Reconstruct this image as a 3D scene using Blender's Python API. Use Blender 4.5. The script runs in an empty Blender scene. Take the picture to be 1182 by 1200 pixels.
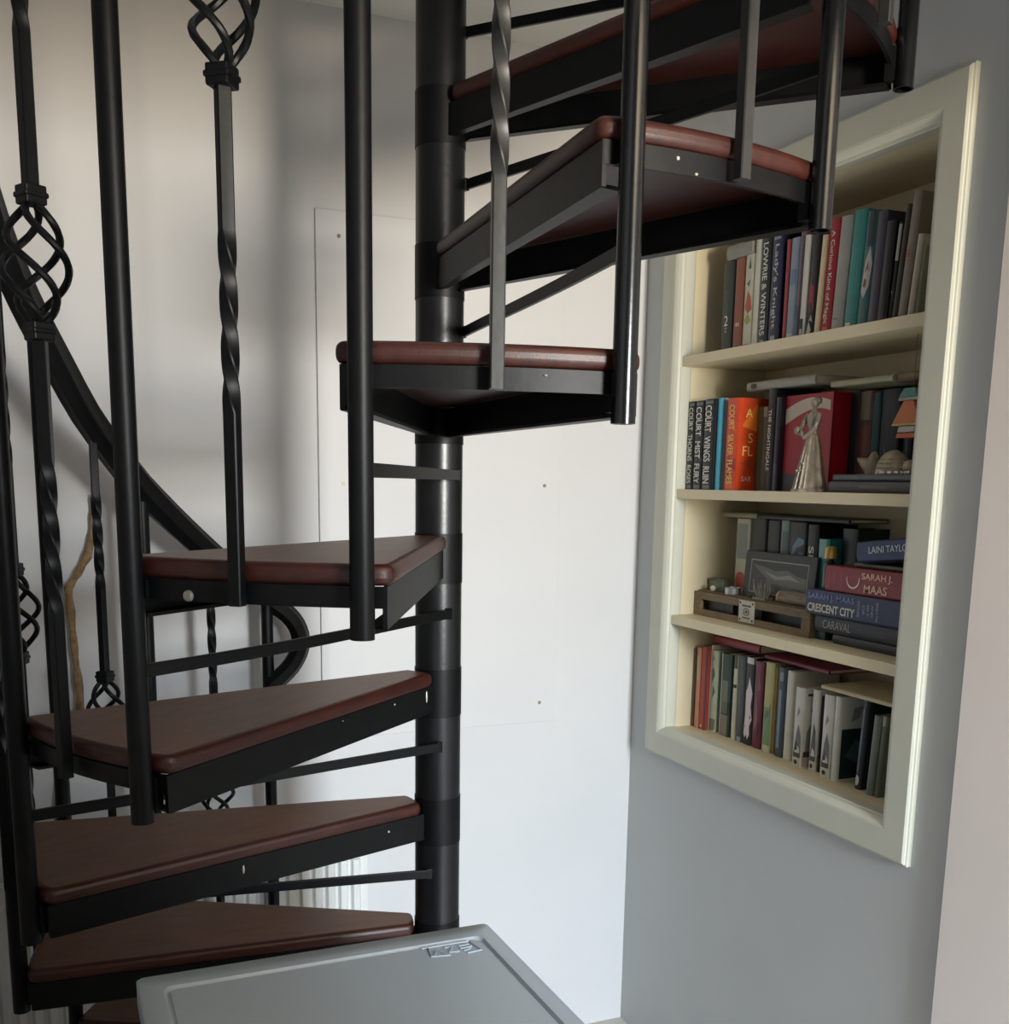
import bpy, math, random
from mathutils import Vector, Matrix
random.seed(7)
sc = bpy.context.scene
COL = sc.collection
PI = math.pi

def lin(h):
    if isinstance(h, str):
        h = h.lstrip('#'); c = [int(h[i:i+2], 16)/255 for i in (0, 2, 4)]
    else:
        c = h
    return tuple((x/12.92 if x <= .04045 else ((x+.055)/1.055)**2.4) for x in c)

MATS = {}
def M(name, col, rough=.5, metal=0., var=.08, scale=18., bump=0., bscale=60., spec=.5, coat=0., stretch=None):
    """procedural surface: principled with noise-varied colour and fine bump"""
    if name in MATS: return MATS[name]
    m = bpy.data.materials.new(name); m.use_nodes = True
    nt = m.node_tree; b = nt.nodes['Principled BSDF']
    c = lin(col)
    tc = nt.nodes.new('ShaderNodeTexCoord'); src = tc.outputs['Object']
    if stretch:
        mp = nt.nodes.new('ShaderNodeMapping'); mp.inputs['Scale'].default_value = stretch
        nt.links.new(src, mp.inputs['Vector']); src = mp.outputs['Vector']
    n = nt.nodes.new('ShaderNodeTexNoise'); n.inputs['Scale'].default_value = scale; n.inputs['Detail'].default_value = 4
    nt.links.new(src, n.inputs['Vector'])
    r = nt.nodes.new('ShaderNodeValToRGB')
    r.color_ramp.elements[0].position = .3; r.color_ramp.elements[1].position = .7
    r.color_ramp.elements[0].color = tuple(x*(1-var) for x in c)+(1,)
    r.color_ramp.elements[1].color = tuple(min(1, x*(1+var)) for x in c)+(1,)
    nt.links.new(n.outputs['Fac'], r.inputs['Fac']); nt.links.new(r.outputs['Color'], b.inputs['Base Color'])
    b.inputs['Roughness'].default_value = rough; b.inputs['Metallic'].default_value = metal
    b.inputs['Specular IOR Level'].default_value = spec
    b.inputs['Coat Weight'].default_value = coat
    if bump:
        n2 = nt.nodes.new('ShaderNodeTexNoise'); n2.inputs['Scale'].default_value = bscale; n2.inputs['Detail'].default_value = 5
        nt.links.new(src, n2.inputs['Vector'])
        bp = nt.nodes.new('ShaderNodeBump'); bp.inputs['Strength'].default_value = bump; bp.inputs['Distance'].default_value = .002
        nt.links.new(n2.outputs['Fac'], bp.inputs['Height']); nt.links.new(bp.outputs['Normal'], b.inputs['Normal'])
    MATS[name] = m
    return m

class MB:
    """collects shapes; build() links them as one mesh object"""
    def __init__(s): s.v = []; s.f = []; s.mi = []
    def add(s, vs, fs, mi=0):
        o = len(s.v); s.v += [tuple(v) for v in vs]; s.f += [tuple(i+o for i in f) for f in fs]; s.mi += [mi]*len(fs); return s
    def box(s, x0, x1, y0, y1, z0, z1, mi=0, mat=None):
        vs = [(x, y, z) for x in (x0, x1) for y in (y0, y1) for z in (z0, z1)]
        if mat is not None: vs = [mat @ Vector(v) for v in vs]
        return s.add(vs, [(0, 1, 3, 2), (4, 6, 7, 5), (0, 4, 5, 1), (2, 3, 7, 6), (0, 2, 6, 4), (1, 5, 7, 3)], mi)
    def loft(s, rings, cap=True, closed=False, mi=0):
        n = len(rings[0]); o = []; fs = []
        for r in rings: o += list(r)
        m = len(rings)
        for i in range(m if closed else m-1):
            for j in range(n):
                a = i*n+j; b = i*n+(j+1) % n; c = ((i+1) % m)*n+(j+1) % n; d = ((i+1) % m)*n+j
                fs.append((a, b, c, d))
        if cap and not closed:
            fs.append(tuple(range(n-1, -1, -1))); fs.append(tuple((m-1)*n+j for j in range(n)))
        return s.add(o, fs, mi)
    def prism(s, poly, z0, z1, mi=0):
        return s.loft([[(x, y, z0) for x, y in poly], [(x, y, z1) for x, y in poly]], mi=mi)
    def cyl(s, x, y, z0, z1, r, n=24, r2=None, mi=0):
        r2 = r if r2 is None else r2
        return s.loft([[(x+q*math.cos(2*PI*i/n), y+q*math.sin(2*PI*i/n), z) for i in range(n)] for q, z in ((r, z0), (r2, z1))], mi=mi)
    def lathe(s, prof, x=0, y=0, n=24, mat=None, mi=0, flute=0, nf=8):
        R = []
        for q, z in prof:
            ring = []
            for i in range(n):
                a = 2*PI*i/n; qq = q*(1+flute*math.cos(nf*a))
                v = Vector((x+qq*math.cos(a), y+qq*math.sin(a), z)); ring.append(mat @ v if mat is not None else v)
            R.append(ring)
        return s.loft(R, mi=mi)
    def sweep(s, path, sect, up=Vector((0, 0, 1)), scales=None, twists=None, cap=True, mi=0):
        """sect: 2D points (side, up)"""
        P = [Vector(p) for p in path]; R = []
        for i, p in enumerate(P):
            t = (P[min(i+1, len(P)-1)]-P[max(i-1, 0)]).normalized()
            u = up if abs(t.dot(up)) < .95 else Vector((1, 0, 0))
            sd = t.cross(u).normalized(); uu = sd.cross(t).normalized()
            k = scales[i] if scales else 1; tw = twists[i] if twists else 0
            c, q = math.cos(tw), math.sin(tw)
            R.append([p+sd*((a*c-b*q)*k)+uu*((a*q+b*c)*k) for a, b in sect])
        return s.loft(R, cap=cap, mi=mi)
    def tube(s, path, r, n=10, **k):
        return s.sweep(path, [(r*math.cos(2*PI*i/n), r*math.sin(2*PI*i/n)) for i in range(n)], **k)
    def ball(s, c, r, n=14, sx=1, sy=1, sz=1, mi=0, mat=None):
        m = n//2; R = []
        for i in range(m+1):
            a = PI*i/m; q = max(math.sin(a), .02)
            ring = [Vector((c[0]+r*sx*q*math.cos(2*PI*j/n), c[1]+r*sy*q*math.sin(2*PI*j/n), c[2]-r*sz*math.cos(a))) for j in range(n)]
            if mat is not None: ring = [mat @ v for v in ring]
            R.append(ring)
        return s.loft(R, mi=mi)
    def build(s, name, mats, parent=None, smooth=False, bevel=0, seg=2, ang=50):
        me = bpy.data.meshes.new(name); me.from_pydata(s.v, [], s.f); me.update()
        if not isinstance(mats, (list, tuple)): mats = [mats]
        for m in mats: me.materials.append(m)
        if len(mats) > 1:
            for p, i in zip(me.polygons, s.mi): p.material_index = i
        import bmesh
        bm = bmesh.new(); bm.from_mesh(me); bmesh.ops.recalc_face_normals(bm, faces=bm.faces); bm.to_mesh(me); bm.free()
        if smooth:
            me.shade_smooth()
            try: me.set_sharp_from_angle(angle=math.radians(42))
            except Exception: pass
        o = bpy.data.objects.new(name, me); COL.objects.link(o)
        if parent is not None: o.parent = parent
        if bevel:
            b = o.modifiers.new('edge', 'BEVEL'); b.width = bevel; b.segments = seg; b.limit_method = 'ANGLE'; b.angle_limit = math.radians(ang)
            b.harden_normals = False
        return o

def thing(name, label, cat, loc=(0, 0, 0), rot=(0, 0, 0), group=None):
    o = bpy.data.objects.new(name, None); COL.objects.link(o); o.empty_display_size = .05
    o.location = loc; o.rotation_euler = rot; o['label'] = label; o['category'] = cat
    if group: o['group'] = group
    return o
def tag(o, label, cat, group=None):
    o['label'] = label; o['category'] = cat
    if group: o['group'] = group
    return o
def struct(o):
    o['kind'] = 'structure'; return o

def text_part(s, name, mat, parent, origin, right, up, height, width=None, extrude=.0002, bold=0., align='CENTER'):
    cu = bpy.data.curves.new(name, 'FONT'); cu.body = s; cu.size = 1; cu.align_x = align; cu.align_y = 'CENTER'
    cu.extrude = 0; cu.offset = bold
    tmp = bpy.data.objects.new('tmp_text', cu); COL.objects.link(tmp)
    dg = bpy.context.evaluated_depsgraph_get(); me = bpy.data.meshes.new_from_object(tmp.evaluated_get(dg))
    bpy.data.objects.remove(tmp); bpy.data.curves.remove(cu)
    xs = [v.co.x for v in me.vertices]; ys = [v.co.y for v in me.vertices]
    w = max(xs)-min(xs); h = max(ys)-min(ys); cx = (max(xs)+min(xs))/2; cy = (max(ys)+min(ys))/2
    sy = height/h; sx = (width/w) if width else sy
    right = Vector(right); up = Vector(up); O = Vector(origin)
    for v in me.vertices:
        v.co = O+right*((v.co.x-cx)*sx)+up*((v.co.y-cy)*sy)
    me.materials.clear(); me.materials.append(mat); me.name = name
    o = bpy.data.objects.new(name, me); COL.objects.link(o); o.parent = parent
    return o

# ------------------------------------------------------------------ camera
r_ = Vector((0.91964152, -0.39244992, 0.01557331)); u_ = Vector((0.05533731, 0.16872551, 0.98410847)); f_ = Vector((0.38884091, 0.90416523, -0.17688411))
cam = bpy.data.cameras.new('camera'); co = bpy.data.objects.new('camera', cam); COL.objects.link(co)
co.matrix_world = Matrix(((r_.x, u_.x, -f_.x, -0.58027), (r_.y, u_.y, -f_.y, -1.62880), (r_.z, u_.z, -f_.z, 0.12262), (0, 0, 0, 1)))
cam.sensor_fit = 'HORIZONTAL'; cam.sensor_width = 36; cam.lens = 36*1236.478/1182
cam.shift_x = 0; cam.shift_y = 188/1182; cam.clip_start = .05
sc.camera = co

# ------------------------------------------------------------------ materials
wall_white = M('white_wall_paint', '#cdcccb', .62, var=.02, scale=3, bump=.08, bscale=25)
wall_grey = M('grey_wall_paint', '#bcbfbf', .6, var=.025, scale=4, bump=.12, bscale=30)
wall_pink = M('pale_plaster_paint', '#ece2dc', .65, var=.02, scale=3, bump=.1, bscale=20)
ceil_m = M('ceiling_paint', '#e0ddd6', .75, var=.03, scale=6, bump=.3, bscale=14)
floor_m = M('pale_floor_vinyl', '#b9b4ab', .45, var=.05, scale=6)
trim_m = M('cream_gloss_paint', '#c5c5b6', .38, var=.025, scale=12, bump=.05, bscale=30)
case_m = M('cream_satin_paint', '#dccfae', .5, var=.03, scale=10, bump=.05, bscale=40)
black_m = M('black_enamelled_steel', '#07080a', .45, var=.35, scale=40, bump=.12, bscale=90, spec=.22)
tube_m = M('worn_steel_tube_lit', '#0c0e10', .2, var=.3, scale=30, bump=.05, bscale=120, spec=.5)
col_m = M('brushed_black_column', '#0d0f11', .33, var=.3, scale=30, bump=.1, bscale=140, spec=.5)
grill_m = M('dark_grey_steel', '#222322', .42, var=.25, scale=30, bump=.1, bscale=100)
wood_m = M('dark_mahogany_edge', '#34120a', .44, var=.3, scale=5, bump=.12, bscale=30, stretch=(3, 14, 14))
woodtop_m = M('worn_tread_top', '#5a3820', .42, spec=.3, var=.22, scale=5, bump=.1, bscale=30, stretch=(3, 14, 14))
dw_m = M('grey_painted_steel', '#9aa8b5', .36, var=.02, scale=5, bump=.03, bscale=300)
dwd_m = M('darker_grey_steel', '#6d7073', .45, var=.03)
rad_m = M('radiator_white_enamel', '#d8d8d3', .4, var=.02)
skirt_m = M('white_gloss_trim', '#dcdad4', .35, var=.02)
chip_m = M('bare_zinc', '#b9b6ac', .4, metal=.3, var=.2)

# ------------------------------------------------------------------ room
FZ = -1.33; CZ = 1.092
WX = .8; BY = .73; LX = -.80
m = MB(); m.box(LX-.1, 1.3, BY, BY+.1, FZ-.05, 2.6); struct(m.build('wall_back', wall_white))
m = MB(); m.box(LX-.1, LX, -.95, BY, FZ-.05, 2.6); struct(m.build('wall_left', wall_white))
# right wall with the recess for the bookcase
oy0, oy1, oz0, oz1 = -.200, .568, -.480, .716
m = MB()
m.box(WX, WX+.26, -.357, oy0, FZ-.05, 2.6); m.box(WX, WX+.26, oy1, BY, FZ-.05, 2.6)
m.box(WX, WX+.26, oy0, oy1, FZ-.05, oz0); m.box(WX, WX+.26, oy0, oy1, oz1, 2.6)
struct(m.build('wall_right', wall_grey))
m = MB(); m.box(WX-.012, WX+.26, -1.15, -.357, FZ-.05, 2.6); struct(m.build('wall_right_front', wall_pink))
m = MB(); m.box(LX-.1, .12, -1.90, -1.80, FZ-.05, .17); m.box(LX-.1, -.12, -1.90, -1.80, .17, 2.6); struct(m.build('light_blocker_front', M('blocker_dark_taupe', '#4c4844', .7)))  # added unseen partition behind the camera, blocks window light from the lower left
m = MB(); m.box(LX-.1, 1.3, -.93, -.80, .67, CZ); struct(m.build('light_blocker_upper', wall_pink))  # added unseen header, keeps window light off the upper back wall
m = MB(); m.box(LX-.1, 2.2, -5.2, BY+.1, FZ-.05, FZ); struct(m.build('floor', floor_m))
m = MB(); m.box(LX-.1, 1.3, .36, BY, CZ, CZ+.2); m.box(LX-.1, 1.3, -5.2, -.78, CZ, CZ+.2); m.box(.70, 1.3, -.78, .36, CZ, CZ+.2)
struct(m.build('ceiling', ceil_m))

# access panel screwed to the back wall
pn = thing('access_panel', 'large white painted access panel screwed flat to the back wall behind the column', 'wall panel', (.28, BY, -.47))
m = MB(); m.box(-.304, .2925, -.0065, -.0008, 0, 1.162); m.build('panel_board', wall_white, pn, bevel=.0015)
for i, (x, z) in enumerate(((.529, .117), (.032, .115), (.528, -.42), (.027, .64))):
    m = MB(); m.lathe([(.0005, -.001), (.0042, -.001), (.0045, .0005), (.0045, .002)], n=12, mat=Matrix.Translation((x-.28, -.0068, z+.47)) @ Matrix.Rotation(-PI/2, 4, 'X'))
    o = m.build('screw', M('rusty_screw', '#8a7f70', .5, metal=.5, var=.4), pn, smooth=True)

# radiator
rd = thing('radiator', 'white ribbed panel radiator low on the back wall behind the stairs', 'radiator', (-.34, BY, FZ+.12))
m = MB(); N = 26; x0, x1 = -.41, .41; zt = .49
pts = []
step = (x1-x0-.03)/N
pts.append((x0, -.045))
for i in range(N):
    a = x0+.015+i*step; pts += [(a+.003, -.045), (a+.008, -.055), (a+step-.008, -.055), (a+step-.003, -.045)]
pts.append((x1, -.045)); pts += [(x1, -.041), (x0, -.041)]
m.prism(pts, .035, zt-.035); m.box(x0, x1, -.047, -.041, zt-.035, zt); m.box(x0, x1, -.047, -.041, 0, .035)
m.build('front_panel', rad_m, rd, bevel=.0015)
m = MB(); m.box(x0, x1, -.041, -.018, 0, zt+.0); m.build('back_panel', rad_m, rd)
m = MB()
for s in (-1, 1): m = MB(); m.box(s*.36-.02, s*.36+.02, -.018, -.0005, .05, .4); m.build('wall_bracket', rad_m, rd)

# dried branch against the wall
br = [(-.490, .085), (-.494, .045), (-.500, .0), (-.512, -.04), (-.532, -.075), (-.552, -.105), (-.549, -.17), (-.546, -.25), (-.541, -.33), (-.545, -.40), (-.57, -.46), (-.590, -.52), (-.60, -.60), (-.605, -.75)]
path = []
for i in range(len(br)-1):
    for t in range(4):
        q = t/4; path.append((br[i][0]*(1-q)+br[i+1][0]*q, .712+.002*math.sin(i*1.3), br[i][1]*(1-q)+br[i+1][1]*q))
sc_ = [.62*(1+.18*math.sin(i*1.7)+.1*math.sin(i*.6+1)) for i in range(len(path))]
m = MB(); m.tube(path, .011, n=9, scales=[s*1.15 for s in sc_], up=Vector((0, 1, 0)))
tag(m.build('dried_branch', M('dry_tan_bark', '#8a6f4e', .8, var=.35, scale=60, bump=.6, bscale=120), smooth=True), 'curved tan dried branch leaning on the back wall behind the left balusters', 'branch')

# ------------------------------------------------------------------ spiral staircase
TH0 = -2.0292; DL = .401; R = .6635; RP = .0126; ZB = -.0368; RISE = .22
stair = thing('spiral_staircase', 'black steel spiral staircase with dark mahogany treads around a central column', 'staircase', (0, 0, FZ))
def base(o, k, z=0):
    o.rotation_euler = (0, 0, TH0+k*DL); o.location = (0, 0, ZB+k*RISE-FZ+z); return o
m = MB(); m.cyl(0, 0, 0, 2.95, .0379, n=48); 
m.build('central_column', col_m, stair, smooth=True)
m = MB(); m.cyl(0, 0, 0, .012, .11, n=40); m.build('base_plate', black_m, stair, smooth=True, bevel=.002)

def pol(r, a, p=0):   # point at distance r along direction a, offset p sideways (+ = anticlockwise)
    return (r*math.cos(a)-p*math.sin(a), r*math.sin(a)+p*math.cos(a))
def make_tread(k, bolt=False, chips=()):
    RW = .652
    out = []
    out.append(pol(.047, 0, .018))
    for t in (0.15, .3, .45, .6, .75, .9): out.append(pol(.047+(RW-.062)*t, 0, .018+.011*t))
    ae = math.asin(.029/RW); 
    c = pol(RW-.016, ae-.022); 
    for i in range(5):
        a = ae+PI/2-(PI/2)*i/4
        out.append((c[0]+.0145*math.cos(a), c[1]+.0145*math.sin(a)))
    a0 = ae-.03; a1 = -DL-math.asin(.030/RW)+.03
    for i in range(15):
        a = a0+(a1-a0)*i/14; out.append(pol(RW, a))
    ce = a1-.008; c = pol(RW-.016, ce)
    for i in range(5):
        a = ce-(PI/2)*i/4
        out.append((c[0]+.0145*math.cos(a), c[1]+.0145*math.sin(a)))
    for t in (.9, .75, .6, .45, .3, .15, 0): out.append(pol(.047+(RW-.062)*t, -DL, -.0205-.0095*t))
    out.append(pol(.041, -DL)); out.append(pol(.041, -.0))
    m = MB(); m.prism(out, .053, .0755)
    n_ = len(out); m.mi = [0]*n_+[0, 1]
    tr = m.build('tread', [wood_m, woodtop_m], stair, smooth=True, bevel=.0085, seg=4); base(tr, k); tr.modifiers['edge'].material = 0
    # steel frame: edge beams, outer flange, hub
    m = MB()
    def beam(ang, p0, p1, s):
        q = []
        for r, p in ((.036, p0), (.647, p1)):
            q.append(pol(r, ang, p)); 
        q2 = [pol(.647, ang, p1-s*.005), pol(.036, ang, p0-s*.005)]
        poly = q+q2
        m.loft([[(x, y, .009) for x, y in poly], [(x, y, .0525) for x, y in poly]])
        # bottom lip
        q3 = [pol(.036, ang, p0), pol(.645, ang, p1), pol(.640, ang, p1-s*.022), pol(.05, ang, p0-s*.012)]
        m.loft([[(x, y, .008) for x, y in q3], [(x, y, .012) for x, y in q3]])
    beam(0, .012, .023, 1); beam(-DL, -.0145, -.024, -1)
    arc = []
    A0, A1 = .035, -DL-.035
    for i in range(17): arc.append(pol(.648, A0+(A1-A0)*i/16))
    for i in range(17): arc.append(pol(.643, A1+(A0-A1)*i/16))
    m.prism(arc, .030, .0525)
    m.cyl(0, 0, -.002, .078, .0389, n=40)
    # lugs carrying the two uprights
    for a in (0, -DL):
        c0, c1 = .640, .653
        m.prism([pol(c0, a, -.009), pol(c1, a, -.009), pol(c1, a, .009), pol(c0, a, .009)], .012 if a == 0 else .03, .05)
    fr = m.build('steel_frame', black_m, tr, smooth=True)
    if bolt:
        m = MB(); p = pol(.6485, -DL*.76)
        m.lathe([(.0005, .003), (.005, .003), (.0062, .001), (.0062, -.001)], n=14, mat=Matrix.Translation((p[0], p[1], .036)) @ Matrix.Rotation(-DL*.76, 4, 'Z') @ Matrix.Rotation(PI/2, 4, 'Y'))
        m.build('bolt', M('dull_zinc_bolt', '#8f8c84', .5, metal=.6, var=.3), tr, smooth=True)
    for (r, p, z, sr, sz) in chips:
        m = MB(); c = pol(r, 0, p) if sr else pol(.6485, -DL*r)
        m.ball((c[0], c[1], z), 1, n=8, sx=.0022 if not sr else sr, sy=.0022 if not sr else .0012, sz=sz); m.build('paint_chip', chip_m, tr, smooth=True)
    return tr
CH = {-1: [(.060, .0135, .038, .0022, .010), (.16, .0155, .044, .0015, .0015), (.30, .0175, .046, .0015, .001)], -2: [(.37, .0185, .036, .0018, .007), (.11, .0145, .038, .002, .002)], 2: [(.77, 0, .044, 0, .0022), (.68, 0, .032, 0, .0015)], 1: [(.3, 0, .046, 0, .0012)]}
for k in range(-5, 5): make_tread(k, k == 0, CH.get(k, []))

def relrail(kk):
    tb = [(-9, 1.24), (-5, 1.24), (-4.5, 1.26), (-4.2, 1.283), (-3.6, 1.30), (-3, 1.32), (9, 1.32)]
    for (a, x), (b, y) in zip(tb, tb[1:]):
        if a <= kk <= b: return x+(y-x)*(kk-a)/(b-a)
def railz(kk): return ZB+RISE*kk+relrail(kk)

for k in range(-6, 5):
    zb = 0 if k > -6 else (FZ-(ZB+k*RISE))
    top = relrail(k)-.012
    m = MB(); n = 28
    # tube, open at the bottom
    ri = RP-.0022
    rings = []
    for q, z in ((ri, zb+.03), (ri, zb), (RP, zb), (RP, top)):
        rings.append([(R+q*math.cos(2*PI*i/n), q*math.sin(2*PI*i/n), z) for i in range(n)])
    m.loft(rings)
    base(m.build('newel_post', tube_m if k > 0 else black_m, stair, smooth=True), k if k > -6 else k-.08, 0 if k > -6 else .08*RISE)  # lit and shaded finishes: matte black stands for shade on the left posts
    if k < -5: continue
    # strap rail between two treads, from the column to the upright
    E = (.0405*math.cos(.96), .0405*math.sin(.96)); zz = .170
    bow = .012 if k == -1 else .004
    P = []
    for i in range(13):
        t = i/12; x = E[0]+(R-.006-E[0])*t; y = E[1]*(1-t)+bow*math.sin(PI*min(1, t**1.6)); P.append((x, y, zz))
    m = MB(); m.sweep(P, [(-.003, -.0075), (.003, -.0075), (.003, .0075), (-.003, .0075)])
    m.box(E[0]-.006, E[0]+.004, E[1]-.006, E[1]+.003, zz-.009, zz+.009)
    base(m.build('strap_rail', black_m, stair, bevel=.001), k)

SQ = ((-1, -.82), (-.82, -1), (-.4, -1), (0, -1), (.4, -1), (.82, -1), (1, -.82), (1, -.4), (1, 0), (1, .4), (1, .82), (.82, 1), (.4, 1), (0, 1), (-.4, 1), (-.82, 1), (-1, .82), (-1, .4), (-1, 0), (-1, -.4))
# balusters with twists and basket
def make_baluster(k):
    kk = k-.5
    top = relrail(kk)-.5*RISE-.015
    bz, tz = .03, top
    m = MB(); h = .007
    zs = [bz, .223]+[.223+.173*i/50 for i in range(1, 51)]+[.524]
    def tw(z, a, b, n): return 0 if z <= a else (n if z >= b else n*(z-a)/(b-a))
    rings = []
    for z in zs:
        t = -tw(z, .223, .396, 1.75*PI)
        rings.append([(R+h*(cx*math.cos(t)-cy*math.sin(t)), h*(cx*math.sin(t)+cy*math.cos(t)), z) for cx, cy in SQ])
    m.loft(rings)
    zs = [.684, .835]+[.835+.173*i/50 for i in range(1, 51)]+[tz]
    rings = []
    for z in zs:
        t = -tw(z, .835, 1.008, 1.75*PI)
        rings.append([(R+h*(cx*math.cos(t)-cy*math.sin(t)), h*(cx*math.sin(t)+cy*math.cos(t)), z) for cx, cy in SQ])
    m.loft(rings)
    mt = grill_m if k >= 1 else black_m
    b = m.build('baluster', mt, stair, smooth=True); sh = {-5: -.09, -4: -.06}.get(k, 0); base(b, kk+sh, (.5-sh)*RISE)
    for z in (.534, .674):
        m = MB(); m.box(R-.012, R+.012, -.012, .012, z-.010, z+.010); m.box(R-.0135, R+.0135, -.0135, .0135, z-.003, z+.003)
        m.build('collar', mt, b, bevel=.002)
    m = MB()
    for j in range(4):
        P = []; 
        for i in range(31):
            t = i/30; z = .544+.120*t
            q = .0075+.0265*max(0, math.sin(PI*t))**.85
            a = j*PI/2+PI/4-1.3*PI*(t-.5)
            P.append((R+q*math.cos(a), q*math.sin(a), z))
        m.tube(P, .0042, n=8)
    m.build('basket', mt, b, smooth=True)
for k in range(-5, 5): make_baluster(k)

# handrail
sect = []
for i in range(28):
    a = 2*PI*i/28; q = 1+.07*math.cos(7*a); sect.append((q*math.cos(a)*.86, q*math.sin(a)))
P = []; S = []
kk = 5.0
while kk > -6.05:
    a = TH0+kk*DL; P.append((R*math.cos(a), R*math.sin(a), railz(kk)-FZ)); S.append(.028 if kk > -5 else .028+(kk+5)*.006); kk -= .125
curl = [(-.166, .643, -.124), (-.146, .648, -.142), (-.118, .652, -.163), (-.097, .652, -.19), (-.088, .650, -.222), (-.095, .646, -.252), (-.113, .642, -.280), (-.138, .640, -.303), (-.160, .640, -.320)]
for i in range(len(curl)-1):
    p0 = curl[max(i-1, 0)]; p1 = curl[i]; p2 = curl[i+1]; p3 = curl[min(i+2, len(curl)-1)]
    for t in (0, .33, .67):
        P.append(tuple(.5*((2*p1[c])+(-p0[c]+p2[c])*t+(2*p0[c]-5*p1[c]+4*p2[c]-p3[c])*t*t+(-p0[c]+3*p1[c]-3*p2[c]+p3[c])*t**3) - (FZ if c == 2 else 0) for c in range(3))); S.append(.020)
P.append((curl[-1][0], curl[-1][1], curl[-1][2]-FZ)); S.append(.018)
# sweep with a frame that never flips: side direction = away from the column
m = MB(); rings = []; V = [Vector(p) for p in P]
for i, p in enumerate(V):
    t = (V[min(i+1, len(V)-1)]-V[max(i-1, 0)]).normalized(); rad = Vector((p.x, p.y, 0)).normalized()
    sd = (rad-t*rad.dot(t)).normalized(); uu = t.cross(sd)
    rings.append([p+sd*(a*S[i])+uu*(b*S[i]) for a, b in sect])
m.loft(rings)
m.build('handrail', black_m, stair, smooth=True)

# ------------------------------------------------------------------ appliance in the foreground
ax0, ax1, ay0, ay1, az = -.516, -.068, -.99, -.391, -.46
dw = thing('appliance', 'slim grey free-standing appliance with recessed top panel in the foreground', 'appliance', ((ax0+ax1)/2, (ay0+ay1)/2, FZ))
W2, D2, H = (ax1-ax0)/2, (ay1-ay0)/2, az-FZ
m = MB(); m.box(-W2+.004, W2-.004, -D2+.03, D2-.004, .03, H-.032); m.build('cabinet', dwd_m, dw, bevel=.003)
for sx in (-1, 1):
    for sy in (-1, 1):
        m = MB(); m.cyl(sx*(W2-.04), sy*(D2-.06), 0, .031, .018); m.build('foot', black_m, dw, smooth=True)
m = MB(); m.box(-W2+.006, W2-.006, -D2, -D2+.029, .1, H-.16); m.build('door', dw_m, dw, bevel=.004)
m = MB(); m.box(-W2+.004, W2-.004, -D2, -D2+.029, H-.155, H-.034); m.build('control_panel', dwd_m, dw, bevel=.004)
# top: rim, sloped step, recessed field with rounded corners
def rrect(x0, x1, y0, y1, r, n=6, z=0):
    pts = []
    for cx, cy, a0 in ((x1-r, y1-r, 0), (x0+r, y1-r, PI/2), (x0+r, y0+r, PI), (x1-r, y0+r, 3*PI/2)):
        for i in range(n+1):
            a = a0+PI/2*i/n; pts.append((cx+r*math.cos(a), cy+r*math.sin(a), z))
    return pts
rings = [rrect(-W2, W2, -D2, D2, .006, z=H-.03), rrect(-W2, W2, -D2, D2, .006, z=H-.003), rrect(-W2+.003, W2-.003, -D2+.003, D2-.003, .006, z=H)]
i0 = (.024, .024, .03, .037)
def inset(d, z, r): return rrect(-W2+.027+d, W2-.023-d, -D2+.03+d, D2-.036-d, r, z=z)
rings += [inset(0, H, .012), inset(.0030, H-.0040, .011), inset(.0055, H-.0040, .010), inset(.0075, H-.0015, .009)]
m = MB(); m.loft(rings)
top = m.build('top_panel', dw_m, dw, smooth=True)
# embossed badge near the far right corner
m = MB(); z = H-.0006; bx1, by1 = W2-.040, D2-.046
def line(pts, r=.0011): m.tube([(bx1+a, by1+b, z) for a, b in pts], r, n=6)
line([(-.068, .0), (-.004, .0)]); line([(-.004, .0), (.002, -.030), (-.018, -.032)])
line([(-.060, -.002), (-.064, -.026), (-.040, -.030)]); line([(-.060, -.026), (-.052, -.012), (-.044, -.026)])
line([(-.040, -.008), (-.030, -.008), (-.038, -.022), (-.026, -.024)]); line([(-.022, -.010), (-.008, -.009)]); line([(-.022, -.017), (-.006, -.016)]); line([(-.020, -.024), (-.010, -.022)])
m.build('badge', dw_m, top, smooth=True)

# ------------------------------------------------------------------ built-in bookcase
bc = thing('built_in_bookcase', 'cream painted four shelf bookcase built into the grey right wall', 'bookcase', (WX, .184, -.54))
O = bc.location
def L(x, y, z): return (x-WX, y-.184, z+.54)
oY0, oY1, oZ0, oZ1 = -.268, .636, -.541, .783
prof = [(0, WX), (0, .7905), (.003, .7890), (.0032, .7865), (.0065, .7835), (.054, .7835), (.0585, .7845), (.064, .788), (.069, .7935), (.0715, .799), (.0735, .801), (.0735, .825), (.0715, .83), (.066, .83), (.066, WX)]
rings = []
for cy, cz, sy, sz in ((oY0, oZ0, 1, 1), (oY1, oZ0, -1, 1), (oY1, oZ1, -1, -1), (oY0, oZ1, 1, -1)):
    rings.append([L(x, cy+sy*d, cz+sz*d) for d, x in prof])
m = MB(); m.loft(rings, closed=True, cap=False)
m.build('architrave', trim_m, bc)
BX = 1.04
iy0, iy1, iz0, iz1 = oY0+.0715, oY1-.0715, oZ0+.0695, oZ1-.0715
def board(name, x0, x1, y0, y1, z0, z1, lab=None):
    m = MB(); a = L(x0, y0, z0); b = L(x1, y1, z1); m.box(a[0], b[0], a[1], b[1], a[2], b[2]); return m.build(name, case_m, bc, bevel=.001)
board('back_board', BX, BX+.006, iy0-.004, iy1+.004, iz0-.008, iz1+.008)
board('side_panel', .826, BX, iy0-.003, iy0, iz0, iz1); board('side_panel', .826, BX, iy1, iy1+.003, iz0, iz1)
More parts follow.
